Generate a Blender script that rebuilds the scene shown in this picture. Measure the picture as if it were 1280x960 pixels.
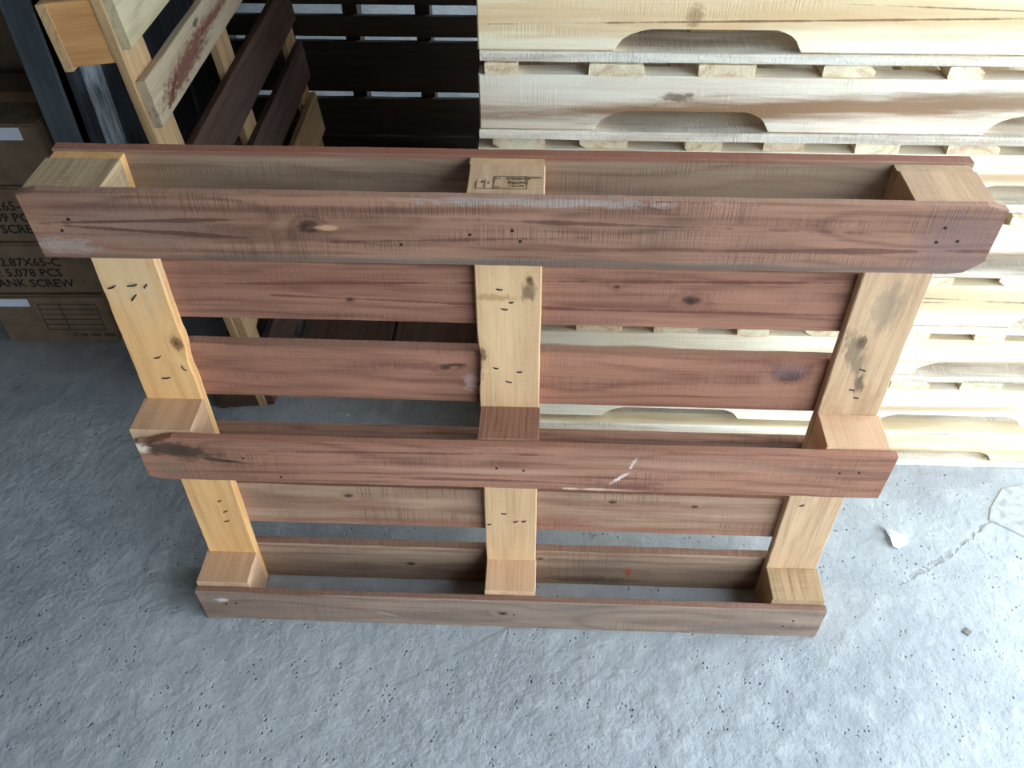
import bpy, bmesh, math, random
from mathutils import Vector, Matrix, noise as mnoise

for o in list(bpy.data.objects):
    bpy.data.objects.remove(o, do_unlink=True)
scene = bpy.context.scene
COL = scene.collection

# ------------------------------------------------------------------ camera
cd = bpy.data.cameras.new('camera')
cam = bpy.data.objects.new('camera', cd)
COL.objects.link(cam)
cd.sensor_width = 36.0
cd.lens = 1107.2 / 1280 * 36.0
cd.clip_start = 0.02
cam.location = (0.0528, -0.9289, 1.5541)
cam.rotation_euler = (0.8075, 0.0053, 0.0395)
scene.camera = cam

# ------------------------------------------------------------------ light: daylight coming in through the open right and front side
w = bpy.data.worlds.new('world')
scene.world = w
w.use_nodes = True
wn = w.node_tree.nodes
bg = wn['Background']
bg.inputs['Color'].default_value = (0.72, 0.87, 1.0, 1)
bg.inputs['Strength'].default_value = 6.2
vs = scene.view_settings
vs.view_transform = 'Standard'
vs.look = 'None'
vs.gamma = 1.0
vs.use_curve_mapping = False
vs.exposure = 0.0

R = random.Random(7)

# ------------------------------------------------------------------ node helper
class NT:
    def __init__(self, name):
        self.m = bpy.data.materials.new(name)
        self.m.use_nodes = True
        self.t = self.m.node_tree
        self.t.nodes.clear()
        self.out = self.t.nodes.new('ShaderNodeOutputMaterial')
        self.b = self.t.nodes.new('ShaderNodeBsdfPrincipled')
        self.t.links.new(self.b.outputs[0], self.out.inputs[0])

    def n(self, k):
        return self.t.nodes.new(k)

    def put(self, sock, v):
        if isinstance(v, bpy.types.NodeSocket):
            self.t.links.new(v, sock)
        elif v is not None:
            if hasattr(sock.default_value, '__len__') and len(sock.default_value) == 4 and len(v) == 3:
                v = (*v, 1)
            sock.default_value = v

    def math(self, op, a, b=None, c=None, clamp=False):
        x = self.n('ShaderNodeMath'); x.operation = op; x.use_clamp = clamp
        self.put(x.inputs[0], a)
        if b is not None: self.put(x.inputs[1], b)
        if c is not None: self.put(x.inputs[2], c)
        return x.outputs[0]

    def vmath(self, op, a, b=None):
        x = self.n('ShaderNodeVectorMath'); x.operation = op
        self.put(x.inputs[0], a)
        if b is not None: self.put(x.inputs[1], b)
        return x.outputs[0]

    def mix(self, f, a, b, mode='MIX'):
        x = self.n('ShaderNodeMix'); x.data_type = 'RGBA'; x.blend_type = mode
        self.put(x.inputs[0], f); self.put(x.inputs[6], a); self.put(x.inputs[7], b)
        return x.outputs[2]

    def noise(self, v, scale, detail=3, rough=.55, dist=0.0):
        x = self.n('ShaderNodeTexNoise')
        self.put(x.inputs['Vector'], v)
        x.inputs['Scale'].default_value = scale
        x.inputs['Detail'].default_value = detail
        x.inputs['Roughness'].default_value = rough
        x.inputs['Distortion'].default_value = dist
        return x.outputs[0]

    def smooth(self, v, lo, hi, a=0.0, b=1.0):
        x = self.n('ShaderNodeMapRange'); x.interpolation_type = 'SMOOTHSTEP'
        self.put(x.inputs[0], v)
        x.inputs[1].default_value = lo; x.inputs[2].default_value = hi
        x.inputs[3].default_value = a; x.inputs[4].default_value = b
        return x.outputs[0]

    def bump(self, h, strength, dist):
        x = self.n('ShaderNodeBump')
        x.inputs['Strength'].default_value = strength
        x.inputs['Distance'].default_value = dist
        self.put(x.inputs['Height'], h)
        self.put(self.b.inputs['Normal'], x.outputs[0])


def srgb(r, g, b):
    f = lambda c: (c / 255 / 12.92) if c / 255 <= .04045 else ((c / 255 + .055) / 1.055) ** 2.4
    return (f(r), f(g), f(b))


def wood(name, light, dark, streak=None, streak_amt=.5, ring=95, ring_amt=.55, saw=.25, dirt=.25,
         dirt_col=(95, 88, 80), knots=(), spots=(), vary=.25, rough=.78, bumps=.5, wav=.05, fuzz=0.0, edge=None):
    """grain runs along local X, thickness along Y, width along Z (metres)"""
    T = NT(name)
    tc = T.n('ShaderNodeTexCoord').outputs['Object']
    oi = T.n('ShaderNodeObjectInfo').outputs['Random']
    cx = T.n('ShaderNodeCombineXYZ')
    T.put(cx.inputs[0], T.math('MULTIPLY', oi, 41.0)); T.put(cx.inputs[1], T.math('MULTIPLY', oi, 17.0)); T.put(cx.inputs[2], T.math('MULTIPLY', oi, 29.0))
    P = T.vmath('ADD', tc, cx.outputs[0])
    sp = T.n('ShaderNodeSeparateXYZ'); T.put(sp.inputs[0], tc)
    x, y, z = sp.outputs
    Pl = T.vmath('MULTIPLY', P, (1.6, 9, 9))
    n1 = T.noise(Pl, 1.0, 3)
    n2 = T.noise(T.vmath('MULTIPLY', P, (2.2, 3, 3)), 1.0, 2)
    # growth rings around a pith that wanders along the board
    yy = T.math('ADD', y, T.math('MULTIPLY_ADD', oi, .05, .03))
    yy = T.math('ADD', yy, T.math('MULTIPLY', T.math('SUBTRACT', n2, .5), wav * 1.4))
    zz = T.math('ADD', z, T.math('MULTIPLY', T.math('SUBTRACT', n1, .5), wav))
    zz = T.math('ADD', zz, T.math('MULTIPLY_ADD', oi, .06, -.03))
    r = T.math('SQRT', T.math('ADD', T.math('MULTIPLY', yy, yy), T.math('MULTIPLY', zz, zz)))
    kd = None
    for (kx, kz, kr) in knots:
        dx = T.math('MULTIPLY', T.math('SUBTRACT', x, kx), .62)
        dz = T.math('SUBTRACT', z, kz)
        d = T.math('DIVIDE', T.math('SQRT', T.math('ADD', T.math('MULTIPLY', dx, dx), T.math('MULTIPLY', dz, dz))), kr * .8)
        d = T.math('ADD', d, T.math('MULTIPLY', T.math('SUBTRACT', T.noise(P, 130, 3, .6), .5), 1.1))
        g = T.math('EXPONENT', T.math('MULTIPLY', T.math('MULTIPLY', d, d), -.22))
        r = T.math('ADD', r, T.math('MULTIPLY', g, kr * 2.2))
        kd = d if kd is None else T.math('MINIMUM', kd, d)
    rg = T.math('SINE', T.math('MULTIPLY', r, ring * 6.283))
    rg = T.math('POWER', T.math('MULTIPLY_ADD', rg, .5, .5), 3.2)
    fib = T.noise(T.vmath('MULTIPLY', P, (7, 330, 330)), 1.0, 4, .65)
    fib2 = T.noise(T.vmath('MULTIPLY', P, (5, 85, 85)), 1.0, 3, .6)
    blotch = T.noise(T.vmath('MULTIPLY', P, (4, 16, 16)), 1.0, 5, .62)
    f = T.math('ADD', T.math('MULTIPLY', rg, ring_amt * .68), T.math('MULTIPLY', T.math('SUBTRACT', fib, .5), 1.5))
    f = T.math('ADD', f, T.math('MULTIPLY', T.math('SUBTRACT', fib2, .5), .8))
    f = T.math('ADD', f, T.math('MULTIPLY', T.math('SUBTRACT', blotch, .40), 1.2), clamp=True)
    c = T.mix(f, srgb(*light), srgb(*dark))
    if streak:
        s = T.noise(T.vmath('MULTIPLY', P, (1.3, 17, 17)), 1.0, 4, .55, .3)
        s = T.math('MULTIPLY', T.smooth(s, .47, .66), streak_amt)
        c = T.mix(s, c, srgb(*streak))
    lp = T.smooth(T.noise(T.vmath('MULTIPLY', T.vmath('ADD', P, (3.1, 1.7, 5.3)), (2.2, 24, 24)), 1.0, 4, .55), .50, .68)
    c = T.mix(T.math('MULTIPLY', lp, .42), c, srgb(*[min(255, int(v * 1.10 + 8)) for v in light]))
    # saw marks across the board: irregular fine ticks in patches
    sn = T.noise(T.vmath('MULTIPLY', P, (620, 9, 9)), 1.0, 2, .5)
    swm = T.smooth(T.noise(T.vmath('MULTIPLY', P, (5, 30, 30)), 1.0, 3, .6), .44, .64)
    sw = T.math('MULTIPLY', T.smooth(sn, .45, .62), swm)
    c = T.mix(T.math('MULTIPLY', sw, saw * .7), c, srgb(int(dark[0] * .5), int(dark[1] * .5), int(dark[2] * .5)))
    # dirt
    dm = T.smooth(T.noise(T.vmath('MULTIPLY', P, (4, 9, 9)), 1.0, 5, .65), .50, .74)
    c = T.mix(T.math('MULTIPLY', dm, dirt), c, srgb(*dirt_col))
    if kd is not None:
        kr2 = T.math('MULTIPLY_ADD', T.math('SINE', T.math('MULTIPLY', kd, 9)), .12, .8)
        km = T.smooth(kd, .5, 1.35, 1.0, 0.0)
        halo = T.smooth(kd, .9, 2.4, .35, 0.0)
        c = T.mix(halo, c, srgb(*dark))
        c = T.mix(T.math('MULTIPLY', km, kr2), c, srgb(int(dark[0] * .42), int(dark[1] * .36), int(dark[2] * .33)))
    for (sx, sz, rx, rz, ang, col, amt) in spots:
        ca, sa = math.cos(ang), math.sin(ang)
        dx = T.math('SUBTRACT', x, sx); dz = T.math('SUBTRACT', z, sz)
        u = T.math('DIVIDE', T.math('ADD', T.math('MULTIPLY', dx, ca), T.math('MULTIPLY', dz, sa)), rx)
        v = T.math('DIVIDE', T.math('SUBTRACT', T.math('MULTIPLY', dz, ca), T.math('MULTIPLY', dx, sa)), rz)
        d = T.math('SQRT', T.math('ADD', T.math('MULTIPLY', u, u), T.math('MULTIPLY', v, v)))
        big_ = rx > .18 and rz > .004
        line_ = rx > .08 and rz < .004
        nn = T.noise(T.vmath('MULTIPLY', P, (9, 9, 9) if line_ else ((7, 75, 75) if big_ else (45, 120, 120))), 1.0, 5, .6 if big_ else .7)
        d = T.math('ADD', d, T.math('MULTIPLY', T.math('SUBTRACT', nn, .5), 5.0 if line_ else (1.7 if big_ else 3.0)))
        c = T.mix(T.math('MULTIPLY', T.smooth(d, .35 if big_ else .45, 1.5 if big_ else 1.35, 1.0, 0.0), amt), c, srgb(*col))
    if edge:      # freshly sawn narrow edges are redder than the weathered faces
        ns = T.n('ShaderNodeSeparateXYZ'); T.put(ns.inputs[0], T.n('ShaderNodeTexCoord').outputs['Normal'])
        em = T.smooth(T.math('ABSOLUTE', ns.outputs[2]), .75, .92)
        tick = T.smooth(T.noise(T.vmath('MULTIPLY', P, (330, 30, 4)), 1.0, 3, .6), .35, .7, .45, .95)
        c = T.mix(T.math('MULTIPLY', em, tick), c, srgb(*edge))
    hv = T.math('MULTIPLY_ADD', T.math('FRACT', T.math('MULTIPLY', oi, 7.31)), vary, 1 - vary * .5)
    c = T.mix(1.0, c, hv_rgb(T, hv), 'MULTIPLY')
    T.put(T.b.inputs['Base Color'], c)
    T.b.inputs['Roughness'].default_value = rough
    T.b.inputs['Specular IOR Level'].default_value = .3
    h = T.math('ADD', T.math('MULTIPLY', fib, .6), T.math('MULTIPLY', sw, .5))
    h = T.math('ADD', h, T.math('MULTIPLY', T.noise(P, 160, 3), .35 + fuzz))
    if kd is not None:
        h = T.math('SUBTRACT', h, T.math('MULTIPLY', km, .8))
    T.bump(h, bumps, .0018)
    return T.m


def hv_rgb(T, v):
    x = T.n('ShaderNodeCombineColor')
    for i in range(3): T.put(x.inputs[i], v)
    return x.outputs[0]


def plain(name, col, rough=.7, metal=0.0, nscale=30, namt=.15, bump=.2, col2=None, stretch=(1, 1, 1)):
    T = NT(name)
    tc = T.n('ShaderNodeTexCoord').outputs['Object']
    v = T.vmath('MULTIPLY', tc, stretch)
    nz = T.noise(v, nscale, 5, .6)
    c2 = col2 or tuple(max(0, int(c * .6)) for c in col)
    c = T.mix(T.math('MULTIPLY', T.smooth(nz, .35, .75), min(1, namt * 3)), srgb(*col), srgb(*c2))
    T.put(T.b.inputs['Base Color'], c)
    T.put(T.b.inputs['Roughness'], T.math('MULTIPLY_ADD', nz, .25, rough - .12))
    T.b.inputs['Metallic'].default_value = metal
    if bump: T.bump(nz, bump, .002)
    return T.m


# ------------------------------------------------------------------ materials
RED_L, RED_D = (168, 126, 104), (106, 72, 56)
PALE_L, PALE_D = (228, 196, 150), (198, 154, 104)

M = {}
M['red'] = wood('reddish_hardwood', RED_L, RED_D, streak=(112, 62, 52), streak_amt=.45, saw=.35, dirt=.25)
M['red2'] = wood('red_slat_wood', (168, 116, 98), (112, 68, 58), streak=(136, 78, 64), streak_amt=.4, saw=.3, dirt=.12)
M['brown'] = wood('brown_slat_wood', (170, 128, 104), (122, 84, 68), streak=(140, 84, 66), streak_amt=.4, saw=.45, dirt=.3)
M['pale'] = wood('pale_softwood', PALE_L, PALE_D, ring=120, ring_amt=.35, saw=.05, dirt=.12, dirt_col=(160, 130, 95), wav=.03)
M['block'] = wood('block_wood', (222, 180, 142), (194, 148, 110), ring=150, ring_amt=.22, saw=.12, dirt=.15, dirt_col=(150, 115, 85))
M['block_grey'] = wood('weathered_block_wood', (190, 158, 118), (146, 114, 80), ring=140, ring_amt=.4, saw=.3, dirt=.35, dirt_col=(215, 200, 175))
M['block_brown'] = wood('brown_block_wood', (170, 122, 98), (118, 78, 64), ring=130, saw=.3, dirt=.2)

# ------------------------------------------------------------------ helpers for objects
def tag(o, label=None, cat=None, group=None, kind=None):
    if label: o['label'] = label
    if cat: o['category'] = cat
    if group: o['group'] = group
    if kind: o['kind'] = kind
    return o


def empty(name, loc=(0, 0, 0), rot=(0, 0, 0)):
    o = bpy.data.objects.new(name, None)
    COL.objects.link(o)
    o.empty_display_size = .05
    o.location = loc
    o.rotation_euler = rot
    return o


def link(name, me, mat, parent=None, loc=(0, 0, 0), rot=(0, 0, 0)):
    o = bpy.data.objects.new(name, me)
    COL.objects.link(o)
    if mat and not me.materials:
        me.materials.append(mat)
    o.parent = parent
    o.location = loc
    o.rotation_euler = rot
    return o


def bm_mesh(bm, name):
    bmesh.ops.recalc_face_normals(bm, faces=bm.faces)
    me = bpy.data.meshes.new(name)
    bm.to_mesh(me)
    bm.free()
    return me


def board_mesh(name, L, W, T, seed=0, nx=26, jit=.0012, ch=.0018, zlo=None, zhi=None, ends=(0, 0), wane=0.0, bow=0.0):
    """sawn board: X length, Y thickness, Z width, centred; edges slightly wavy, arrises eased.
    zlo/zhi(x) override the lower / upper edge; ends slant the left/right end by metres"""
    bm = bmesh.new()
    rings = []
    for i in range(nx + 1):
        t = i / nx
        x = (t - .5) * L
        def nz(k, fr=9.0):
            return mnoise.noise(Vector((x * fr, k * 3.7 + seed * 1.31, seed * .77)))
        lo = -W / 2 + nz(1) * jit * .6 + nz(7, 60) * jit * .35
        hi = W / 2 + nz(2) * jit * .6 + nz(8, 60) * jit * .35
        if zlo: lo += zlo(x)
        if zhi: hi += zhi(x)
        y0 = -T / 2 + nz(3) * jit * .4 + bow * (x / L) ** 2
        y1 = T / 2 + nz(4) * jit * .4 + bow * (x / L) ** 2
        c = ch * (1 + .5 * nz(5, 30))
        wn_ = wane * (1 + .5 * nz(6, 20))
        ring = [(y0 + c, lo), (y1 - c, lo), (y1, lo + c), (y1, hi - c - wn_), (y1 - c - wn_ * .6, hi), (y0 + c, hi), (y0, hi - c), (y0, lo + c)]
        vs_ = []
        for (yy, zz) in ring:
            xx = x
            if i == 0: xx += ends[0] * (zz / W + .5) + R.uniform(-.4, .4) * jit
            if i == nx: xx += ends[1] * (zz / W + .5) + R.uniform(-.4, .4) * jit
            vs_.append(bm.verts.new((xx, yy, zz)))
        rings.append(vs_)
    for a, b in zip(rings[:-1], rings[1:]):
        for k in range(8):
            bm.faces.new((a[k], a[(k + 1) % 8], b[(k + 1) % 8], b[k]))
    bm.faces.new(rings[0]); bm.faces.new(rings[-1])
    return bm_mesh(bm, name)


def prism_mesh(name, pts, T, bev=.0015, axis='Y'):
    """outline in X,Z extruded along Y by T (centred)"""
    bm = bmesh.new()
    a = [bm.verts.new((x, -T / 2, z)) for x, z in pts]
    b = [bm.verts.new((x, T / 2, z)) for x, z in pts]
    n = len(pts)
    fa = bm.faces.new(a); fb = bm.faces.new(b)
    for k in range(n):
        bm.faces.new((a[k], a[(k + 1) % n], b[(k + 1) % n], b[k]))
    if bev:
        es = [e for e in bm.edges if (fa in e.link_faces or fb in e.link_faces)]
        bmesh.ops.bevel(bm, geom=es, offset=bev, segments=1, affect='EDGES')
    return bm_mesh(bm, name)


def box_mesh(name, sx, sy, sz, bev=.002, seg=1, centre=True):
    bm = bmesh.new()
    bmesh.ops.create_cube(bm, size=1)
    for v in bm.verts:
        v.co = Vector((v.co.x * sx, v.co.y * sy, v.co.z * sz + (0 if centre else sz / 2)))
    if bev: bmesh.ops.bevel(bm, geom=list(bm.edges), offset=bev, segments=seg, affect='EDGES')
    return bm_mesh(bm, name)


def tube_mesh(name, pts, r, sides=6):
    bm = bmesh.new()
    prev = None
    P = [Vector(p) for p in pts]
    for i, p in enumerate(P):
        d = (P[min(i + 1, len(P) - 1)] - P[max(i - 1, 0)]).normalized()
        u = d.orthogonal().normalized(); v = d.cross(u)
        ring = [bm.verts.new(p + (u * math.cos(a) + v * math.sin(a)) * r) for a in [k * 2 * math.pi / sides for k in range(sides)]]
        if prev:
            for k in range(sides):
                bm.faces.new((prev[k], prev[(k + 1) % sides], ring[(k + 1) % sides], ring[k]))
        else:
            bm.faces.new(ring)
        prev = ring
    bm.faces.new(prev)
    return bm_mesh(bm, name)


def text_mesh(name, body, size):
    cu = bpy.data.curves.new(name, 'FONT')
    cu.body = body
    cu.size = size
    cu.extrude = .0003
    cu.offset = size * .018
    cu.resolution_u = 2
    o = bpy.data.objects.new(name, cu)
    COL.objects.link(o)
    dg = bpy.context.evaluated_depsgraph_get()
    me = bpy.data.meshes.new_from_object(o.evaluated_get(dg))
    bpy.data.objects.remove(o, do_unlink=True)
    return me


VERT = (0, -math.pi / 2, 0)      # local X points up, local Z towards -x
DEEP = (0, 0, math.pi / 2)       # local X points back (depth), thickness across

# ------------------------------------------------------------------ setting
def concrete():
    T = NT('rough_concrete')
    tc = T.n('ShaderNodeTexCoord').outputs['Object']
    sp = T.n('ShaderNodeSeparateXYZ'); T.put(sp.inputs[0], tc)
    x, y, z = sp.outputs
    big = T.noise(tc, 2.3, 4, .6)
    mid = T.noise(tc, 17, 4, .55)
    lump = T.noise(tc, 46, 3, .5)
    wear = T.smooth(T.noise(tc, 1.4, 2), .38, .62, .45, 1.0)
    fine = T.noise(tc, 120, 4, .7)
    v = T.n('ShaderNodeTexVoronoi'); v.inputs['Scale'].default_value = 95
    T.put(v.inputs['Vector'], T.vmath('ADD', tc, T.vmath('MULTIPLY', T.n('ShaderNodeTexNoise').outputs[1], (.02, .02, .02))))
    pit = T.smooth(v.outputs[0], .06, .30, 1.0, 0.0)
    pm = T.smooth(T.noise(tc, 24, 3), .50, .72)
    pit = T.math('MULTIPLY', pit, pm)
    # trowel scratches
    sc = T.noise(T.vmath('MULTIPLY', tc, (60, 9, 1)), 1.0, 3, .6, .6)
    scm = T.smooth(T.noise(tc, 4.5, 2), .55, .68)
    sc = T.math('MULTIPLY', T.smooth(sc, .58, .68), scm)
    c = T.mix(T.smooth(big, .3, .7), srgb(178, 180, 180), srgb(156, 158, 160))
    c = T.mix(T.math('MULTIPLY', T.smooth(mid, .45, .75), .45), c, srgb(198, 198, 196))
    c = T.mix(T.math('MULTIPLY', T.smooth(fine, .50, .85), .4), c, srgb(110, 112, 114))
    c = T.mix(T.math('MULTIPLY', pit, .45), c, srgb(84, 86, 88))
    c = T.mix(T.math('MULTIPLY', sc, .0), c, srgb(205, 207, 208))
    # broken crack running from the mortar patch (worn line in the screed)
    crack = None
    for (x0, y0, x1, y1, wd) in ((1.040, .302, .93, .213, .006), (.93, .213, .80, .135, .011), (.985, .255, .99, .22, .003)):
        L = math.hypot(x1 - x0, y1 - y0); ux, uy = (x1 - x0) / L, (y1 - y0) / L
        px = T.math('SUBTRACT', x, x0); py = T.math('SUBTRACT', y, y0)
        t = T.math('ADD', T.math('MULTIPLY', px, ux), T.math('MULTIPLY', py, uy))
        s = T.math('SUBTRACT', T.math('MULTIPLY', py, ux), T.math('MULTIPLY', px, uy))
        s = T.math('ABSOLUTE', T.math('ADD', s, T.math('MULTIPLY', T.math('SUBTRACT', T.noise(tc, 38, 3), .5), .02)))
        m = T.math('MULTIPLY', T.smooth(s, wd * .3, wd, 1, 0), T.math('MULTIPLY', T.smooth(t, -.004, .004), T.smooth(t, L - .01, L + .02, 1, 0)))
        crack = m if crack is None else T.math('MAXIMUM', crack, m)
    crack = T.math('MULTIPLY', crack, T.smooth(T.noise(tc, 60, 3), .35, .6))
    c = T.mix(T.math('MULTIPLY', crack, .35), c, srgb(112, 112, 116))
    T.put(T.b.inputs['Base Color'], c)
    T.b.inputs['Roughness'].default_value = .82
    T.b.inputs['Specular IOR Level'].default_value = .3
    h = T.math('ADD', T.math('MULTIPLY', mid, .6), T.math('MULTIPLY', T.math('ADD', T.math('MULTIPLY', lump, .30), T.math('MULTIPLY', fine, .16)), wear))
    h = T.math('SUBTRACT', h, T.math('MULTIPLY', pit, .5))
    h = T.math('SUBTRACT', h, T.math('MULTIPLY', crack, .2))
    T.bump(h, 1.0, .012)
    return T.m


M['concrete'] = concrete()
M['wall'] = plain('cement_render', (92, 90, 88), .9, 0, 6, .2)
M['roof'] = plain('corrugated_roof_steel', (48, 50, 54), .6, .0, 8, .2)

floor_me = bpy.data.meshes.new('floor')
floor_me.from_pydata([(-9, -7, 0), (12, -7, 0), (12, 9, 0), (-9, 9, 0), (-9, -7, -.1), (12, -7, -.1), (12, 9, -.1), (-9, 9, -.1)], [],
                     [(0, 1, 2, 3), (7, 6, 5, 4), (0, 4, 5, 1), (1, 5, 6, 2), (2, 6, 7, 3), (3, 7, 4, 0)])
floor = tag(link('floor', floor_me, M['concrete']), 'rough grey concrete floor of the workshop', None, None, 'structure')

def slab(name, x0, x1, y0, y1, z0, z1, mat, label):
    o = link(name, box_mesh(name, x1 - x0, y1 - y0, z1 - z0, 0), mat, None, ((x0 + x1) / 2, (y0 + y1) / 2, (z0 + z1) / 2))
    return tag(o, label, None, None, 'structure')

slab('ceiling', -2.6, 1.3, -2.8, 4.4, 2.2, 2.3, M['roof'], 'unseen dark steel roof over the work area, set low to shade the left side')  # out of view; height and open edge set to deepen shade at left
slab('wall_left', -2.6, -2.45, -2.8, 4.4, 0, 2.2, M['wall'], 'cement rendered wall behind the cartons')
slab('wall_back', -2.45, .2, 4.25, 4.4, 0, 2.2, M['wall'], 'cement rendered rear wall of the shed')

slab('wall_front_blocker', -2.45, .7, -2.8, -2.65, 0, 2.2, M['wall'], 'unseen wall added on the near side to block front light')  # out of view, added to close off daylight from the front left
slab('wall_right_blocker', 1.3, 1.4, 1.5, 2.9, 0, 2.2, M['wall'], 'unseen short wall added beyond the pale stack to darken the aisle')  # out of view, added to stop daylight reaching the aisle behind the stack

# mortar patch on the floor at right
pp = [(1.036, .300), (1.050, .332), (1.094, .388), (1.16, .405), (1.24, .39), (1.25, .26), (1.18, .22), (1.10, .255)]
bm = bmesh.new()
top = [bm.verts.new((x, y, .003)) for x, y in pp]
bot = [bm.verts.new((x + (x - 1.13) * .03, y + (y - .31) * .03, 0)) for x, y in pp]
bm.faces.new(top)
for k in range(len(pp)):
    bm.faces.new((top[k], top[(k + 1) % len(pp)], bot[(k + 1) % len(pp)], bot[k]))
M['mortar'] = plain('pale_mortar', (184, 183, 180), .85, 0, 40, .2, .4)
link('mortar_patch', bm_mesh(bm, 'mortar_patch'), M['mortar'], floor)

# ------------------------------------------------------------------ the upright pallet in front
H = .974
pal = tag(empty('wooden_pallet', (0, 0, 0)),
          'reddish-brown wooden pallet standing upright on its long edge on the concrete', 'pallet')

# knots / spots are given in board coordinates: x along, z across, from the board's centre
top_mat = wood('top_runner_wood', (162, 118, 95), (98, 64, 49), edge=(186, 142, 118), streak=(92, 58, 46), streak_amt=.45, ring=62, saw=.45, dirt=.3, wav=.07,
               knots=((-.246, .006, .011),),
               spots=((-.222, .004, .016, .005, 0, (208, 160, 118), .8), (-.57, -.03, .04, .012, 0, (196, 188, 178), .35), (-.47, .0, .10, .03, 0, (150, 128, 112), .35),
                      (.56, -.01, .055, .055, 0, (120, 98, 98), .5), (.19, -.043, .6, .006, 0, (120, 110, 98), .5), (.05, .046, .16, .006, 0, (172, 160, 150), .6),
                      (-.44, .010, .15, .0022, .04, (84, 50, 40), .75), (-.42, -.008, .14, .0022, -.06, (84, 50, 40), .75), (-.10, -.012, .16, .0024, .04, (88, 54, 44), .7), (.16, .016, .2, .0026, -.02, (84, 52, 44), .7), (.36, -.018, .2, .0026, .02, (88, 56, 46), .7),
                      (-.25, .03, .30, .006, .01, (92, 60, 50), .55), (0, -.046, .62, .005, 0, (92, 80, 70), .6)))
mid_mat = wood('middle_runner_wood', (164, 116, 93), (102, 64, 49), edge=(170, 122, 100), streak=(122, 74, 58), streak_amt=.45, ring=60, saw=.45, dirt=.25, wav=.06,
               knots=((-.53, .024, .012),),
               spots=((-.53, .022, .07, .018, -.15, (74, 58, 46), .9), (-.592, .026, .014, .012, .2, (232, 214, 186), .9), (-.555, -.02, .03, .02, 0, (120, 100, 84), .5), (-.46, .0, .035, .004, -.1, (62, 44, 36), .9),
                      (.178, -.015, .022, .0035, .8, (222, 196, 188), .9), (.195, .018, .016, .003, 1.25, (222, 200, 192), .9), (.40, .02, .22, .009, -.05, (88, 62, 54), .55), (.15, -.046, .06, .003, 0, (220, 190, 160), .8),
                      (.2, -.036, .05, .012, .1, (110, 66, 58), .6),
                      (-.02, -.008, .2, .007, .0, (186, 144, 120), .6), (.28, .02, .2, .010, 0, (184, 142, 116), .5), (-.2, .03, .22, .0022, .02, (92, 54, 44), .7), (-.1, -.03, .2, .0022, .0, (92, 54, 44), .6)))
bot_mat = wood('bottom_runner_wood', (156, 132, 114), (112, 90, 76), edge=(140, 96, 78), streak=(112, 84, 70), streak_amt=.35, ring=70, saw=.35, dirt=.55, dirt_col=(112, 102, 94),
               knots=((-.01, .004, .006),),
               spots=((-.555, .02, .012, .008, .4, (214, 212, 208), .8), (-.24, -.01, .03, .004, -.4, (168, 156, 146), .6), (.45, -.02, .1, .02, 0, (120, 106, 98), .5)))

def chip_top_lo(x):       # broken lower right corner
    return .020 * max(0, min(1, (x - .578) / .022))
def chip_top_hi(x):
    return -.004 * max(0, (abs(x) - .592) / .008) if abs(x) > .592 else 0
def chip_mid_hi(x):       # splintered upper left corner
    t = max(0, min(1, (-.545 - x) / .04))
    return -.016 * t - (.003 * math.sin(x * 300) if t > 0 else 0)
def chip_mid_lo(x):
    return .006 * max(0, (-.582 - x) / .012) if x < -.582 else 0

def nail_head(parent, x, z, y, r=.0026):
    bm = bmesh.new()
    bmesh.ops.create_cone(bm, cap_ends=True, segments=10, radius1=r, radius2=r * .8, depth=.0016)
    bmesh.ops.rotate(bm, verts=bm.verts, matrix=Matrix.Rotation(math.pi / 2, 3, 'X'))
    return link('nail_head', bm_mesh(bm, 'nail_head'), M['nail'], parent, (x, y, z))

M['nail'] = plain('rusty_nail_steel', (62, 46, 40), .5, .6, 60, .3, 0)
M['nail_dark'] = plain('blackened_nail_steel', (34, 28, 26), .6, .4, 60, .2, 0)

TB = .0148
for nm, mt, zc, wd, zl, zh, L, ends, nails, seed in (
        ('top', top_mat, .924, .100, chip_top_lo, chip_top_hi, 1.203, (-.003, .004),
         ((-.55, .010), (-.564, -.007), (.011, .005), (.021, -.011), (-.13, -.019), (-.042, -.002), (.538, .020), (.534, -.001), (.559, .001)), 1),
        ('middle', mid_mat, .477, .101, chip_mid_lo, chip_mid_hi, 1.192, (0, .004),
         ((-.428, .008), (-.375, -.036), (.023, -.004), (-.02, .0), (.52, .01), (.55, .012)), 2),
        ('bottom', bot_mat, .046, .092, None, None, 1.196, (-.004, .003),
         ((-.011, .001), (.012, .001), (-.53, .01), (-.55, .006), (.53, -.01), (.545, .01)), 3)):
    me = board_mesh('runner_board', L, wd, TB, seed, nx=60, jit=.0011, zlo=zl, zhi=zh, ends=ends)
    b = link('runner_board', me, mt, pal, (.002 if nm == 'top' else (.006 if nm == 'middle' else 0), TB / 2, zc))
    b['label'] = {'top': 'uppermost wide reddish runner board with an eye knot and a broken corner',
                  'middle': 'middle reddish runner board with a splintered bark end', 'bottom': 'grey-brown runner board resting on the floor'}[nm]
    for (nx_, nz_) in nails:
        nail_head(b, nx_, nz_, -TB / 2 + .0002)

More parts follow.
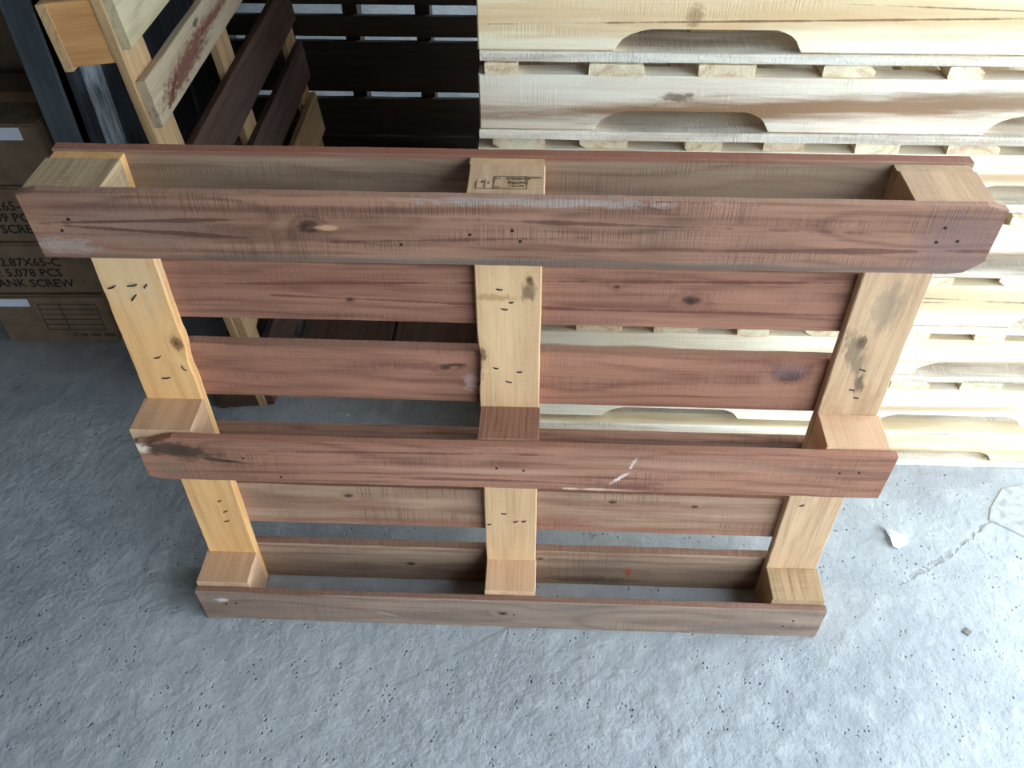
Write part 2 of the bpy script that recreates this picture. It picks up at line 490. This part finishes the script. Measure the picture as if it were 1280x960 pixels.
# blocks: (x centre, z centre, height, material, width)
Y0, Y1 = TB, .085
blk = {}
tl_mat = wood('corner_block_wood', (202, 170, 132), (158, 126, 92), ring=110, saw=.45, dirt=.4, dirt_col=(226, 214, 192))
bw = [('l', -.550, .100), ('c', .004, .097), ('r', .548, .098)]
rows = [('t', .874, .972), ('m', .430, .532), ('b', .001, .106)]
for rk, z0, z1 in rows:
    for ck, xc, wd in bw:
        mt = M['block']
        if (rk, ck) == ('t', 'l'): mt = tl_mat
        if (rk, ck) == ('m', 'c'): mt = M['block_brown']
        if (rk, ck) == ('b', 'r'): mt = M['block_grey']
        d = Y1 - Y0
        me = board_mesh('block', d, z1 - z0, wd, 20 + len(blk), nx=4, jit=.0006, ch=.0015)
        o = link('block', me, mt, pal, (xc, (Y0 + Y1) / 2, (z0 + z1) / 2), DEEP)
        blk[rk + ck] = o

# stringer boards (vertical, pale)
ls_mat = wood('left_stringer_wood', (234, 180, 120), (202, 142, 84), ring=70, ring_amt=.35, saw=.04, dirt=.1, dirt_col=(190, 150, 100), wav=.03,
              knots=((.652 - .487, .514 - .55, .011),), spots=((.32, .0, .10, .06, 0, (216, 186, 148), .6),))
cs_mat = wood('centre_stringer_wood', (228, 186, 140), (202, 150, 102), ring=80, ring_amt=.3, saw=.04, dirt=.15, dirt_col=(170, 130, 90), wav=.03,
              knots=((.30, -.03, .006), (.155, .045, .012)), spots=((.268, .02, .006, .03, 0, (176, 128, 80), .6), (.28, -.03, .016, .010, 0, (120, 92, 66), .8), (.12, .052, .03, .010, 0, (120, 96, 70), .6)))
rs_mat = wood('right_stringer_wood', (198, 162, 126), (156, 122, 90), ring=90, ring_amt=.35, saw=.06, dirt=.7, dirt_col=(140, 120, 92), wav=.035,
              knots=((.683 - .487, .548 - .53, .010),), spots=((.17, .02, .05, .014, .3, (112, 96, 76), .7), (.11, -.002, .02, .008, .2, (92, 76, 58), .8), (.26, .0, .04, .02, .0, (130, 116, 96), .5)))
def ls_bump(x):       # knot swelling on the inner edge (local -z is world +x)
    return -.0035 * math.exp(-((x - .17) / .015) ** 2) + .002 * math.exp(-((x - .12) / .02) ** 2)
def cs_wane(x):
    return -.003 * math.exp(-((x - .14) / .035) ** 2) - .003 * abs(mnoise.noise(Vector((x * 160, 2, 1)))) * math.exp(-((x - .14) / .05) ** 2)
for ck, mt, xc, wd, zl, zh, lab in (('l', ls_mat, -.5485, .094, ls_bump, None, 'pale honey stringer board with a knot on its edge'),
                                    ('c', cs_mat, .003, .096, None, cs_wane, 'pale central stringer board with frayed edge'),
                                    ('r', rs_mat, .546, .096, None, None, 'grey stained stringer board with rough torn knots')):
    me = board_mesh('stringer_board', .966, wd, .0185, {'l': 31, 'c': 32, 'r': 33}[ck], nx=60, jit=.0010, zlo=zl, zhi=zh)
    o = link('stringer_board', me, mt, pal, (xc, .0945, .488), VERT)
    o['label'] = lab
    marks = {'l': [(-.579, .761), (-.548, .765), (-.528, .764), (-.552, .742), (-.551, .623), (-.514, .601), (-.549, .579), (-.536, .266), (-.532, .235), (-.536, .206)],
             'c': [(-.009, .771), (.008, .748), (-.002, .735), (-.017, .617), (.02, .61), (.003, .588), (-.009, .252), (-.036, .219), (.013, .229), (.028, .231)],
             'r': [(.539, .588), (.55, .571), (.545, .63), (.525, .30)]}[ck]
    for (mx, mz) in marks:
        a = R.uniform(-1.2, 1.2) if ck == 'l' else R.uniform(-.6, .6)
        hl = R.uniform(.004, .008) * (1.0 if ck == 'l' else .7)
        lx, lz = mz - .488, -(mx - xc)
        dx, dz = math.sin(a) * hl, math.cos(a) * hl
        yb = -.0185 / 2
        pts = [(lx - dx, yb + .001, lz - dz), (lx - dx * .6, yb - .0018, lz - dz * .6), (lx, yb - .0016 - R.uniform(0, .001), lz + R.uniform(-.001, .001)), (lx + dx, yb - .0006, lz + dz)]
        link('bent_nail', tube_mesh('bent_nail', pts, .0011, 5), M['nail_dark'], o)

# deck slats behind
slat2 = wood('slat_red_knotty', (166, 116, 93), (106, 66, 52), edge=(168, 126, 104), streak=(138, 82, 66), streak_amt=.4, ring=55, saw=.3, dirt=.12, wav=.05,
             knots=((.445, .02, .013), (-.10, .02, .007)), spots=((-.15, .02, .06, .008, 0, (110, 66, 58), .5), (-.06, -.01, .012, .018, 0, (214, 180, 170), .5), (.44, .028, .03, .016, 0, (118, 96, 96), .6), (-.08, .025, .016, .004, 0, (70, 40, 36), .8)))
slat5 = wood('slat_brown_sawn', (176, 142, 116), (128, 94, 74), edge=(142, 94, 74), streak=(132, 80, 62), streak_amt=.35, ring=50, saw=.5, dirt=.25, wav=.05,
             knots=((.19, .034, .006), (-.30, .03, .006), (.34, .028, .005)), spots=((.0, -.047, .55, .010, 0, (140, 80, 62), .5), (.10, -.03, .06, .014, 0, (136, 76, 60), .5)))
slat6 = wood('slat_brown_low', (172, 142, 118), (124, 98, 80), edge=(142, 98, 78), ring=60, saw=.4, dirt=.35, wav=.04,
             knots=((-.2, .0, .006), (.06, .03, .005)), spots=((.237, -.005, .007, .013, .1, (186, 86, 44), .8), (.15, -.035, .10, .01, 0, (88, 66, 54), .5), (.0, .046, .6, .004, 0, (140, 84, 66), .5)))
slat0 = wood('slat_top_weathered', (176, 148, 122), (132, 102, 84), edge=(158, 96, 74), streak=(146, 124, 102), streak_amt=.5, ring=70, saw=.2, dirt=.35, dirt_col=(150, 132, 112), wav=.05,
             spots=((.0, .05, .7, .006, 0, (150, 80, 62), .6),))
slat1 = wood('slat_red_figured', (168, 118, 95), (108, 67, 53), streak=(112, 64, 51), streak_amt=.35, ring=55, saw=.25, dirt=.1, wav=.07, knots=((-.235, -.012, .004), (.16, .022, .004), (.27, -.0, .010)),
             spots=((-.25, .018, .25, .0024, .03, (104, 56, 46), .75), (-.18, -.012, .22, .0022, -.03, (104, 56, 46), .7), (.3, .034, .25, .0028, .02, (104, 56, 46), .75), (.3, -.022, .22, .0022, 0, (104, 56, 46), .6)))
TS = .019
for i, (za, zb, mt, tilt, L, dx) in enumerate(((.872, H, slat0, 0, 1.198, 0), (.690, .797, slat1, -.003, 1.19, 0), (.521, .635, slat2, -.012, 1.19, 0),
                                    (.335, .444, M['red'], 0, 1.19, 0), (.180, .293, slat5, -.007, 1.19, 0), (.0, .111, slat6, 0.0, 1.19, 0))):
    me = board_mesh('deck_slat', L, zb - za, TS, 40 + i, nx=50, jit=.0011, ch=.0016)
    link('deck_slat', me, mt, pal, (dx, .104 + TS / 2, (za + zb) / 2), (0, -tilt * .5, 0))

# ink stamp on the central top block (its top face): frame lines and small lettering
M['ink'] = plain('stamp_ink', (132, 112, 82), .9, 0, 200, .3, 0)
bt = blk['tc']
def ink_bar(x0, x1, y0, y1):
    # world-space on top face -> block local (local X = world Y, local Y = -world X)
    me = box_mesh('ink_line', abs(y1 - y0), abs(x1 - x0), .0004, 0)
    link('ink_line', me, M['ink'], bt, ((y0 + y1) / 2 - (Y0 + Y1) / 2, -((x0 + x1) / 2 - .004), (.972 - .874) / 2 + .0009))
fx0, fx1, fy0, fy1 = -.011, .030, .026, .055
for s in ((fx0, fx1, fy0, fy0 + .0007), (fx0, fx1, fy1, fy1 + .0007), (fx0, fx0 + .0008, fy0, fy1), (fx1, fx1 + .0008, fy0, fy1),
          (-.034, -.013, fy0, fy0 + .0006), (-.022, -.0213, fy0, .048), (-.033, -.0323, fy0, .046), (fx1, .048, .0525, .0550)):
    ink_bar(*s)
for body, sz, x, y in (('CARPENTE', .0062, .004, .0485), ('TOKYO', .0072, .0065, .0385), ('CO. LTD', .0042, .011, .0315), ('111', .0050, -.0095, .0285), ('1 II', .0050, -.0095, .0485), ('II', .006, -.026, .040), ('I', .008, -.0185, .038)):
    me = text_mesh('stamp_lettering', body, sz)
    link('stamp_lettering', me, M['ink'], bt, (y - (Y0 + Y1) / 2, -(x - .004), .0495 + .0003), (0, 0, -math.pi / 2))

# ------------------------------------------------------------------ stack of pale notched pallets behind
def pale_mat(i, light, dark, streak, amt, spots=(), knots=()):
    return wood('stack_stringer_wood_%d' % i, light, dark, streak=streak, streak_amt=amt, ring=30, ring_amt=.22, saw=.05, dirt=.06, dirt_col=(180, 150, 115), wav=.05, vary=.06, bumps=.5, spots=spots, knots=knots)
HONEY, BROWN, CREAM = (214, 172, 118), (150, 112, 78), (252, 242, 220)
SM = [pale_mat(0, (248, 230, 194), (226, 194, 146), HONEY, .5, spots=((0, .065, .75, .030, .0, (216, 174, 122), .55), (-.1, .052, .45, .0016, .02, (120, 82, 52), .8), (.2, .068, .25, .0014, -.03, (120, 82, 52), .7), (-.32, .055, .02, .012, 1.4, (146, 106, 70), .6), (0, .010, .75, .012, 0, CREAM, .7))),
      pale_mat(1, (244, 230, 208), (222, 196, 166), (206, 176, 148), .4, spots=((-.15, .042, .55, .019, .035, BROWN, .95), (.4, .058, .45, .022, -.01, (146, 116, 90), .8), (-.33, .062, .025, .008, 0, (110, 84, 64), .8), (.4, .02, .4, .012, 0, (218, 188, 166), .5))),
      pale_mat(2, (250, 238, 214), (226, 202, 164), (206, 172, 126), .35, spots=((.3, .05, .25, .010, .02, (190, 146, 100), .7),)),
      pale_mat(3, (248, 236, 210), (222, 196, 156), (196, 158, 110), .4, spots=((-.42, .05, .28, .014, -.02, (140, 104, 72), .9), (.45, .035, .22, .010, .0, (176, 136, 98), .8))),
      pale_mat(4, (246, 230, 196), (222, 194, 148), (204, 166, 112), .45, spots=((.1, .03, .5, .010, 0, (222, 176, 110), .7), (-.15, .055, .03, .008, .2, (120, 96, 70), .8)))]
SIDX = [4, 2, 3, 0, 3, 2, 1, 0, 0]
M['bark'] = wood('rough_sawn_edge', (244, 232, 212), (208, 184, 156), streak=(140, 114, 94), streak_amt=.5, ring=60, saw=.35, dirt=.45, dirt_col=(140, 120, 100), bumps=1.0, fuzz=.8)
M['endwood'] = wood('sawn_slat_ends', (244, 226, 190), (196, 150, 108), ring=50, ring_amt=.5, saw=.05, dirt=.2, dirt_col=(150, 110, 80), bumps=.8, fuzz=.5)

def notch_outline(L, h, notches, nh, seed):
    pts = [(-L / 2, 0)]
    for (a, b) in notches:
        r = nh * .9
        pts.append((a, 0))
        for k in range(1, 6):
            t = k / 5 * math.pi / 2
            pts.append((a + r * 1.7 * (1 - math.cos(t)), nh * math.sin(t)))
        for k in range(5, -1, -1):
            t = k / 5 * math.pi / 2
            pts.append((b - r * 1.3 * (1 - math.cos(t)), nh * math.sin(t)))
    pts.append((L / 2, 0)); pts.append((L / 2, h))
    for k in range(11, 0, -1):
        x = -L / 2 + L * k / 12
        pts.append((x, h + mnoise.noise(Vector((x * 5, seed * 2.3, 1))) * .002))
    pts.append((-L / 2, h))
    return pts

SX0, SX1, SY = -.060, 1.255, .458
SL = SX1 - SX0
ord_words = ['at the bottom of the stack, resting on the concrete', 'second from the floor in the stack', 'third from the floor in the stack', 'fourth from the floor in the stack',
             'fifth from the floor in the stack', 'sixth from the floor in the stack', 'seventh from the floor in the stack', 'eighth from the floor in the stack', 'on top of the tall stack']
zb = [0, .130, .260, .398, .538, .677, .81, .945, 1.08, 1.214]
rs = random.Random(3)
notch_sets = [((.16, .46), (.80, 1.09)), ((.20, .50), (.80, 1.115)), ((.16, .46), (.82, 1.10)), ((.14, .44), (.98, 1.20)), ((.16, .46), (.80, 1.10)),
              ((.15, .45), (.79, 1.09)), ((.133, .424), (.78, 1.08)), ((.157, .450), (.80, 1.10)), ((.157, .450), (.80, 1.10))]
for i in range(9):
    z0, z1 = zb[i], zb[i + 1]
    dx, dy, yaw = rs.uniform(-.008, .008), rs.uniform(-.004, .004), rs.uniform(-.004, .004)
    if i in (6, 7): dx, yaw = 0, 0
    e = tag(empty('notched_pallet', (SX0 + dx, SY + dy, z0), (0, 0, yaw)), 'pale raw pallet with notched stringers, ' + ord_words[i], 'pallet', 'pale notched pallets in the stack')
    hh = z1 - z0 - .001
    st, bt_ = .021, .017
    if i == 0: top_b, bot_b, dk = True, True, False
    elif i == 1: top_b, bot_b, dk = False, False, True
    else: top_b, bot_b, dk = False, True, True
    zs0 = bt_ if bot_b else 0
    zs1 = hh - (st if dk else bt_)
    hs = zs1 - zs0
    D = 1.0
    ns = [(a - SX0 - SL / 2, b - SX0 - SL / 2) for a, b in notch_sets[i]]
    nh = .036 if bot_b else .030
    if i < 2: nh = .030
    # three stringers front / middle / rear
    for k, yk in enumerate((.019, D / 2, D - .019)):
        me = prism_mesh('stringer', notch_outline(SL, hs, ns, nh, i * 3 + k), .036, .0022)
        # mesh origin at centre height so the growth rings differ
        link('stringer', me, SM[SIDX[i]], e, (SL / 2, yk, zs0))
    if bot_b:
        for k, yk in enumerate((.045, D / 2, D - .045)):
            me = board_mesh('bottom_board', SL, .09, bt_ - .001, 200 + i * 7 + k, nx=30, jit=.0022, ch=.002, wane=0)
            link('bottom_board', me, M['bark'], e, (SL / 2 + rs.uniform(-.004, .004), yk - .004, (bt_ - .001) / 2), (math.pi / 2, 0, 0))
    if top_b:
        for k, yk in enumerate((.045, D / 2, D - .045)):
            me = board_mesh('top_board', SL, .09, bt_ - .001, 260 + k, nx=30, jit=.002, ch=.002)
            link('top_board', me, M['bark'], e, (SL / 2, yk - .002, hs + .0005 + (bt_ - .001) / 2), (math.pi / 2, 0, 0))
    if dk:
        x = .010 + rs.uniform(0, .02) if i != 6 else .010
        k = 0
        widths6 = [(.010, .064), (.178, .267), (.354, .445), (.553, .636), (.75, .806), (.93, 1.0), (1.10, 1.17), (1.24, 1.30)]
        xs = widths6 if i == 6 else []
        if not xs:
            while x < SL - .06:
                wd = rs.uniform(.06, .095)
                if x + wd > SL: wd = SL - x
                xs.append((x, x + wd)); x += wd + rs.uniform(.06, .105)
        for (xa, xb) in xs:
            me = board_mesh('deck_slat', D + rs.uniform(-.01, .008), xb - xa, st - .001, 300 + i * 20 + k, nx=6, jit=.002, ch=.0015, wane=rs.choice((0, .004, .008, .012)))
            flip = rs.choice((0, math.pi))
            link('deck_slat', me, M['endwood'], e, ((xa + xb) / 2, D / 2 + rs.uniform(-.003, .003), hs + zs0 + st / 2), (math.pi / 2 + flip, 0, math.pi / 2))
            k += 1

# ------------------------------------------------------------------ pallet leaning at left, deck towards the stack
LW = {'lp': wood('leaning_pale_slat', (212, 194, 156), (170, 148, 110), ring=60, saw=.15, dirt=.5, dirt_col=(140, 128, 100)),
      'lr': wood('leaning_figured_slat', (204, 182, 150), (158, 130, 102), ring=30, saw=.05, dirt=.3, wav=.06,
                 spots=((-.30, -.008, .17, .024, .05, (116, 62, 46), .9), (-.12, .004, .12, .010, -.05, (120, 64, 48), .85), (.1, .01, .2, .012, .03, (124, 68, 50), .8), (-.42, -.02, .05, .008, .3, (104, 56, 42), .9), (-.2, .03, .02, .006, 0, (84, 70, 52), .9))),
      'ld': wood('leaning_shaded_slat', (92, 66, 52), (56, 40, 32), ring=50, saw=.2, dirt=.2, dirt_col=(70, 60, 52)),  # brown darkened further for shade on the deeper slats and lower parts
      'ls': wood('leaning_stringer', (206, 168, 122), (166, 126, 86), ring=70, saw=.05, dirt=.3, dirt_col=(140, 116, 84)),
      'lb': wood('leaning_block', (232, 172, 110), (204, 136, 78), ring=60, ring_amt=.4, saw=.05, dirt=.1)}
lean = bpy.data.objects.new('wooden_pallet', None)
COL.objects.link(lean)
tag(lean, 'weathered wooden pallet propped against the steel sheets, its slats running away from us', 'pallet')
k_, b_ = .022, -.095
ax = Vector((-k_, 1, 0)).normalized(); az = Vector((b_, 0, 1)); az = (az - ax * az.dot(ax)).normalized(); ay = az.cross(ax)
mw = Matrix((ax, ay, az)).transposed().to_4x4(); mw.translation = Vector((-.600, .585, .012))
lean.matrix_world = mw
LL = 1.03
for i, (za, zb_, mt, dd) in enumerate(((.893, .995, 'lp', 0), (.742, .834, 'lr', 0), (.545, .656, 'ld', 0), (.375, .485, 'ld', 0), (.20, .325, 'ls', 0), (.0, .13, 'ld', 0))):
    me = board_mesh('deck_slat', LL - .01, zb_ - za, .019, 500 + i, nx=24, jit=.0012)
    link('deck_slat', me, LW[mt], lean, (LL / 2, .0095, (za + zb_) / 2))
for i, (xa, xb) in enumerate(((0.0, .105), (.435, .525), (.94, 1.03))):
    me = board_mesh('stringer_board', .99, xb - xa, .019, 520 + i, nx=24, jit=.001)
    link('stringer_board', me, LW['ls'], lean, ((xa + xb) / 2, .0285, .495), VERT)
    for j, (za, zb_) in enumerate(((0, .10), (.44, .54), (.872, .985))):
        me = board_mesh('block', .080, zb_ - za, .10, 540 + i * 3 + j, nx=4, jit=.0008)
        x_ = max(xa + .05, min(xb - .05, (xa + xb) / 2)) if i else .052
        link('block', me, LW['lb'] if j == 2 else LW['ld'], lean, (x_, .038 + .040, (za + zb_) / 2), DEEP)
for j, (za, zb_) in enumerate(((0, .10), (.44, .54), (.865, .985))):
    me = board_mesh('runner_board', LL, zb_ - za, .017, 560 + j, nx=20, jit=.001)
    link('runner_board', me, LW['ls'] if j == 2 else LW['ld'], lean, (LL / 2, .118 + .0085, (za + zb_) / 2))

# ------------------------------------------------------------------ pallet standing at the back, aisle shade put into its colour
M['dark'] = wood('shaded_pallet_wood', (62, 50, 42), (40, 33, 28), ring=60, saw=.2, dirt=.2, dirt_col=(54, 50, 46))  # wood colour lowered to stand for the shade at the aisle's end
dk = tag(empty('wooden_pallet', (-.985, 1.74, 0)), 'brown pallet standing upright across the end of the aisle, shade darkened into its colour', 'pallet')
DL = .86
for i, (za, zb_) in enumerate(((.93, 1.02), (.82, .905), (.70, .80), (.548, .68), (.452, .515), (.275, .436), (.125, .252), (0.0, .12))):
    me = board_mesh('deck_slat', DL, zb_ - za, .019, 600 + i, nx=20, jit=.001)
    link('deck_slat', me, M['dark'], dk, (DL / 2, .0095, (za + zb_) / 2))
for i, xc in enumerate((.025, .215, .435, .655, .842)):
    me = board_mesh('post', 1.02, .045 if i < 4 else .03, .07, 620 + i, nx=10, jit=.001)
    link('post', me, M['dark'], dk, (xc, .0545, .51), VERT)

# ------------------------------------------------------------------ steel: folded channel and ribbed sheet standing at left
M['steel'] = plain('dark_galvanised_steel', (112, 118, 122), .55, .35, 9, .3, .06, (80, 88, 96), (6, 6, .8))
M['steel2'] = plain('blackened_ribbed_steel', (92, 98, 104), .5, .4, 12, .3, .06, (54, 60, 66), (8, 8, .8))
M['zinc'] = plain('bright_zinc', (226, 232, 238), .5, .3, 14, .4, .1, (110, 124, 140), (10, 10, 1.2))
def profile_mesh(name, prof, h, t):
    """folded sheet: profile in X,Y (front line), thickness t backwards, height h"""
    bm = bmesh.new()
    f0 = [bm.verts.new((x, y, 0)) for x, y in prof]; f1 = [bm.verts.new((x, y, h)) for x, y in prof]
    b0 = [bm.verts.new((x, y + t, 0)) for x, y in prof]; b1 = [bm.verts.new((x, y + t, h)) for x, y in prof]
    n = len(prof)
    for k in range(n - 1):
        bm.faces.new((f0[k], f0[k + 1], f1[k + 1], f1[k])); bm.faces.new((b0[k], b1[k], b1[k + 1], b0[k + 1]))
        bm.faces.new((f1[k], f1[k + 1], b1[k + 1], b1[k])); bm.faces.new((f0[k], b0[k], b0[k + 1], f0[k + 1]))
    bm.faces.new((f0[0], f1[0], b1[0], b0[0])); bm.faces.new((f0[-1], b0[-1], b1[-1], f1[-1]))
    return bm_mesh(bm, name)
ch = profile_mesh('steel_channel', [(0, .03), (0, .004), (.004, 0), (.064, 0), (.068, .004), (.068, .03)], 1.5, .0025)
tag(link('steel_channel', ch, M['steel'], None, (-1.052, .836, 0)), 'flat dark blue-grey steel channel standing on end beside the cartons', 'steel channel')
sh = tag(empty('ribbed_steel_sheet', (-.975, .874, 0), (0, 0, math.radians(76))), 'blackened ribbed steel sheet standing behind the propped pallet', 'steel sheet')
prof = [(0, .012), (.006, 0), (.05, 0), (.056, .012), (.085, .012), (.09, .004), (.10, .004), (.105, .012), (.165, .012), (.169, .006), (.178, .006), (.182, .012), (.235, .012), (.24, .002), (.30, .002), (.305, .012), (.40, .012), (.405, .004), (.415, .004), (.42, .012), (.55, .012)]
link('sheet_body', profile_mesh('sheet_body', prof, 1.55, .0012), M['steel2'], sh)
z_ = link('zinc_edge_strip', profile_mesh('zinc_edge_strip', [(.030, -.002), (.040, -.010), (.060, -.014), (.085, -.010), (.094, .008)], 1.55, .0012), M['zinc'], sh)
z_['label'] = 'bright galvanised edge strip'

# ------------------------------------------------------------------ cartons at far left
M['card'] = plain('brown_cardboard', (128, 104, 82), .85, 0, 22, .12, .08)
M['card_dark'] = plain('cardboard_print', (46, 34, 30), .9, 0, 90, .2, 0)
M['paper'] = plain('white_label_paper', (226, 228, 238), .7, 0, 30, .05, 0, (200, 202, 214))
M['tape'] = plain('packing_tape', (168, 134, 96), .3, 0, 18, .1, 0)
def carton(loc, yaw, sx, sy, sz, label, lines=(), slip=None, table=False, tx=.02):
    e = tag(empty('cardboard_carton', loc, (0, 0, yaw)), label, 'carton', 'cartons stacked beside the steel')
    body = link('carton_body', box_mesh('carton_body', sx, sy, sz - .004, .004, 2, False), M['card'], e, (sx / 2, sy / 2, 0))
    for s in (-1, 1):
        link('flap', box_mesh('flap', sx - .004, sy / 2 - .003, .003, .001), M['card'], e, (sx / 2, sy / 2 + s * (sy / 4 + .0005), sz - .0025))
    link('tape', box_mesh('tape', sx - .01, .05, .0006, 0), M['tape'], e, (sx / 2, sy / 2, sz - .0007))
    for (t, size, x, z) in lines:
        tm = text_mesh('printed_lettering', t, size)
        wdt = max(v.co.x for v in tm.vertices)
        link('printed_lettering', tm, M['card_dark'], body, (x - wdt - sx / 2, -sy / 2 - .0002, z), (math.pi / 2, 0, 0))
    if slip:
        link('paper_label', box_mesh('paper_label', slip[2], .0006, slip[3], 0), M['paper'], body, (slip[0] - sx / 2, -sy / 2 - .0005, slip[1]))
    if table:
        x0, x1, z0, z1 = table
        for k in range(6):
            zz = z0 + (z1 - z0) * k / 5
            link('printed_line', box_mesh('printed_line', x1 - x0, .0005, .0018, 0), M['card_dark'], body, ((x0 + x1) / 2 - sx / 2, -sy / 2 - .0003, zz))
        for xx in (x0, x0 + (x1 - x0) * .38, x1):
            link('printed_line', box_mesh('printed_line', .0018, .0005, z1 - z0, 0), M['card_dark'], body, (xx - sx / 2, -sy / 2 - .0003, (z0 + z1) / 2))
    return e
CX, CY = -1.385, .815
carton((CX + .015, CY - .004, 0), .03, .300, .26, .160, 'lowest cardboard carton on the concrete, printed with a ruled table and a white label',
       lines=(('I.I  NII  IIIIIII  IIIIIIII', .015, .29, .022),), slip=(.05, .134, .10, .024), table=(.12, .27, .045, .13))
carton((CX + .002, CY, .161), .035, .320, .26, .155, 'cardboard carton printed SHANK SCREW, second from the floor',
       lines=(('SIZE: 2.87X65-C', .034, .236, .086), ('QTY: 5,078 PCS', .034, .230, .054), ('SHANK SCREW', .034, .250, .021)))
carton((CX - .002, CY + .004, .317), .025, .32, .26, .155, 'cardboard carton third from the floor, its screw size print cut by the pallet',
       lines=(('SIZE: 2.87X65-C', .034, .226, .090), ('QTY: 5,009 PCS', .034, .228, .058), ('SHANK SCREW', .034, .245, .026)))
carton((CX, CY + .006, .473), .02, .316, .26, .155, 'topmost cardboard carton with a white paper label at its upper edge', slip=(.205, .131, .14, .030))
carton((-1.78, 1.13, 0), .01, .66, .40, .52, 'large plain cardboard carton on the floor behind the printed cartons')
carton((-1.77, 1.135, .521), -.01, .65, .39, .50, 'large plain cardboard carton on top of another, behind the printed cartons')
# wooden offcut standing behind the cartons
M['offcut'] = wood('pale_offcut', (216, 192, 148), (180, 148, 104), ring=60, saw=.1, dirt=.2)
oc = board_mesh('wood_offcut', 1.05, .06, .03, 700, nx=12)
tag(link('wood_offcut', oc, M['offcut'], None, (-1.36, 1.109, .526), VERT), 'pale square wood offcut standing behind the cartons', 'wood offcut')

# ------------------------------------------------------------------ dim things in the aisle
M['plank'] = wood('dark_floor_plank', (120, 88, 70), (82, 58, 46), ring=50, saw=.2, dirt=.3)
for i, (xa, xb, y0, y1, lab) in enumerate(((-.585, -.345, .70, 1.45, 'dark brown board lying in the aisle next to the propped pallet'),
                                           (-.335, -.09, .69, 1.42, 'dark brown board lying in the aisle next to the pale stack'))):
    me = board_mesh('floor_board', y1 - y0, xb - xa, .02, 720 + i, nx=14)
    tag(link('floor_board', me, M['plank'], None, ((xa + xb) / 2, (y0 + y1) / 2, .0105), (math.pi / 2, 0, math.pi / 2)), lab, 'board')
M['sack'] = plain('grey_woven_sack', (120, 116, 108), .85, 0, 30, .2, .5)
bm = bmesh.new()
bmesh.ops.create_grid(bm, x_segments=2, y_segments=2, size=1)
bm.free()
bm = bmesh.new()
bmesh.ops.create_uvsphere(bm, u_segments=28, v_segments=16, radius=1)
for v in bm.verts:
    c = v.co
    f = lambda t, p: math.copysign(abs(t) ** p, t)
    q = Vector((f(c.x, .55) * .17, f(c.y, .55) * .11, f(c.z, .7) * .06))
    q += Vector((0, 0, 1)) * mnoise.noise(q * 14) * .012 + Vector((1, 0, 0)) * mnoise.noise(q * 9 + Vector((4, 0, 0))) * .015
    v.co = q
me = bm_mesh(bm, 'cement_sack')
for p_ in me.polygons: p_.use_smooth = True
mn = min(v.co.z for v in me.vertices)
tag(link('cement_sack', me, M['sack'], None, (-.40, 1.585, -mn)), 'slumped grey sack on the floor in front of the rear pallet', 'sack')

# ------------------------------------------------------------------ litter on the floor
M['white'] = plain('white_paper', (244, 246, 248), .5, 0, 20, .03, 0, (226, 228, 232))
vsx = [(a * 1.35, b * 1.35, c * 1.3) for a, b, c in [(-.014, .030, .016), (-.004, .022, .006), (.010, .014, .003), (.016, .006, .009), (.021, -.004, .004), (.013, -.014, .010), (.002, -.016, .002), (-.009, -.015, .009), (-.010, -.002, .014), (-.007, .010, .006)]]
bm = bmesh.new()
cv = bm.verts.new((.003, .000, .013))
lp = [bm.verts.new(v) for v in vsx]
for k in range(len(lp)):
    bm.faces.new((cv, lp[k], lp[(k + 1) % len(lp)]))
bmesh.ops.subdivide_edges(bm, edges=list(bm.edges), cuts=1)
bmesh.ops.solidify(bm, geom=list(bm.faces), thickness=.0006)
me = bm_mesh(bm, 'paper_scrap')
mn = min(v.co.z for v in me.vertices)
tag(link('paper_scrap', me, M['white'], None, (.815, .238, -mn), (0, 0, .1)), 'small crumpled white paper scrap on the concrete', 'paper scrap')
M['chipdark'] = plain('grey_wood_chip', (128, 122, 116), .9, 0, 60, .2, .2)
for (x, y, rz, lab) in ((.80, .399, .2, 'small grey wood chip on the concrete close to the stack'), (.897, .022, .5, 'small grey wood chip on the concrete near the pallet corner')):
    me = prism_mesh('wood_chip', [(-.008, -.006), (.007, -.007), (.009, .005), (-.004, .008)], .003, .0006)
    tag(link('wood_chip', me, M['chipdark'], None, (x, y, .0016), (math.pi / 2, 0, rz)), lab, 'wood chip')
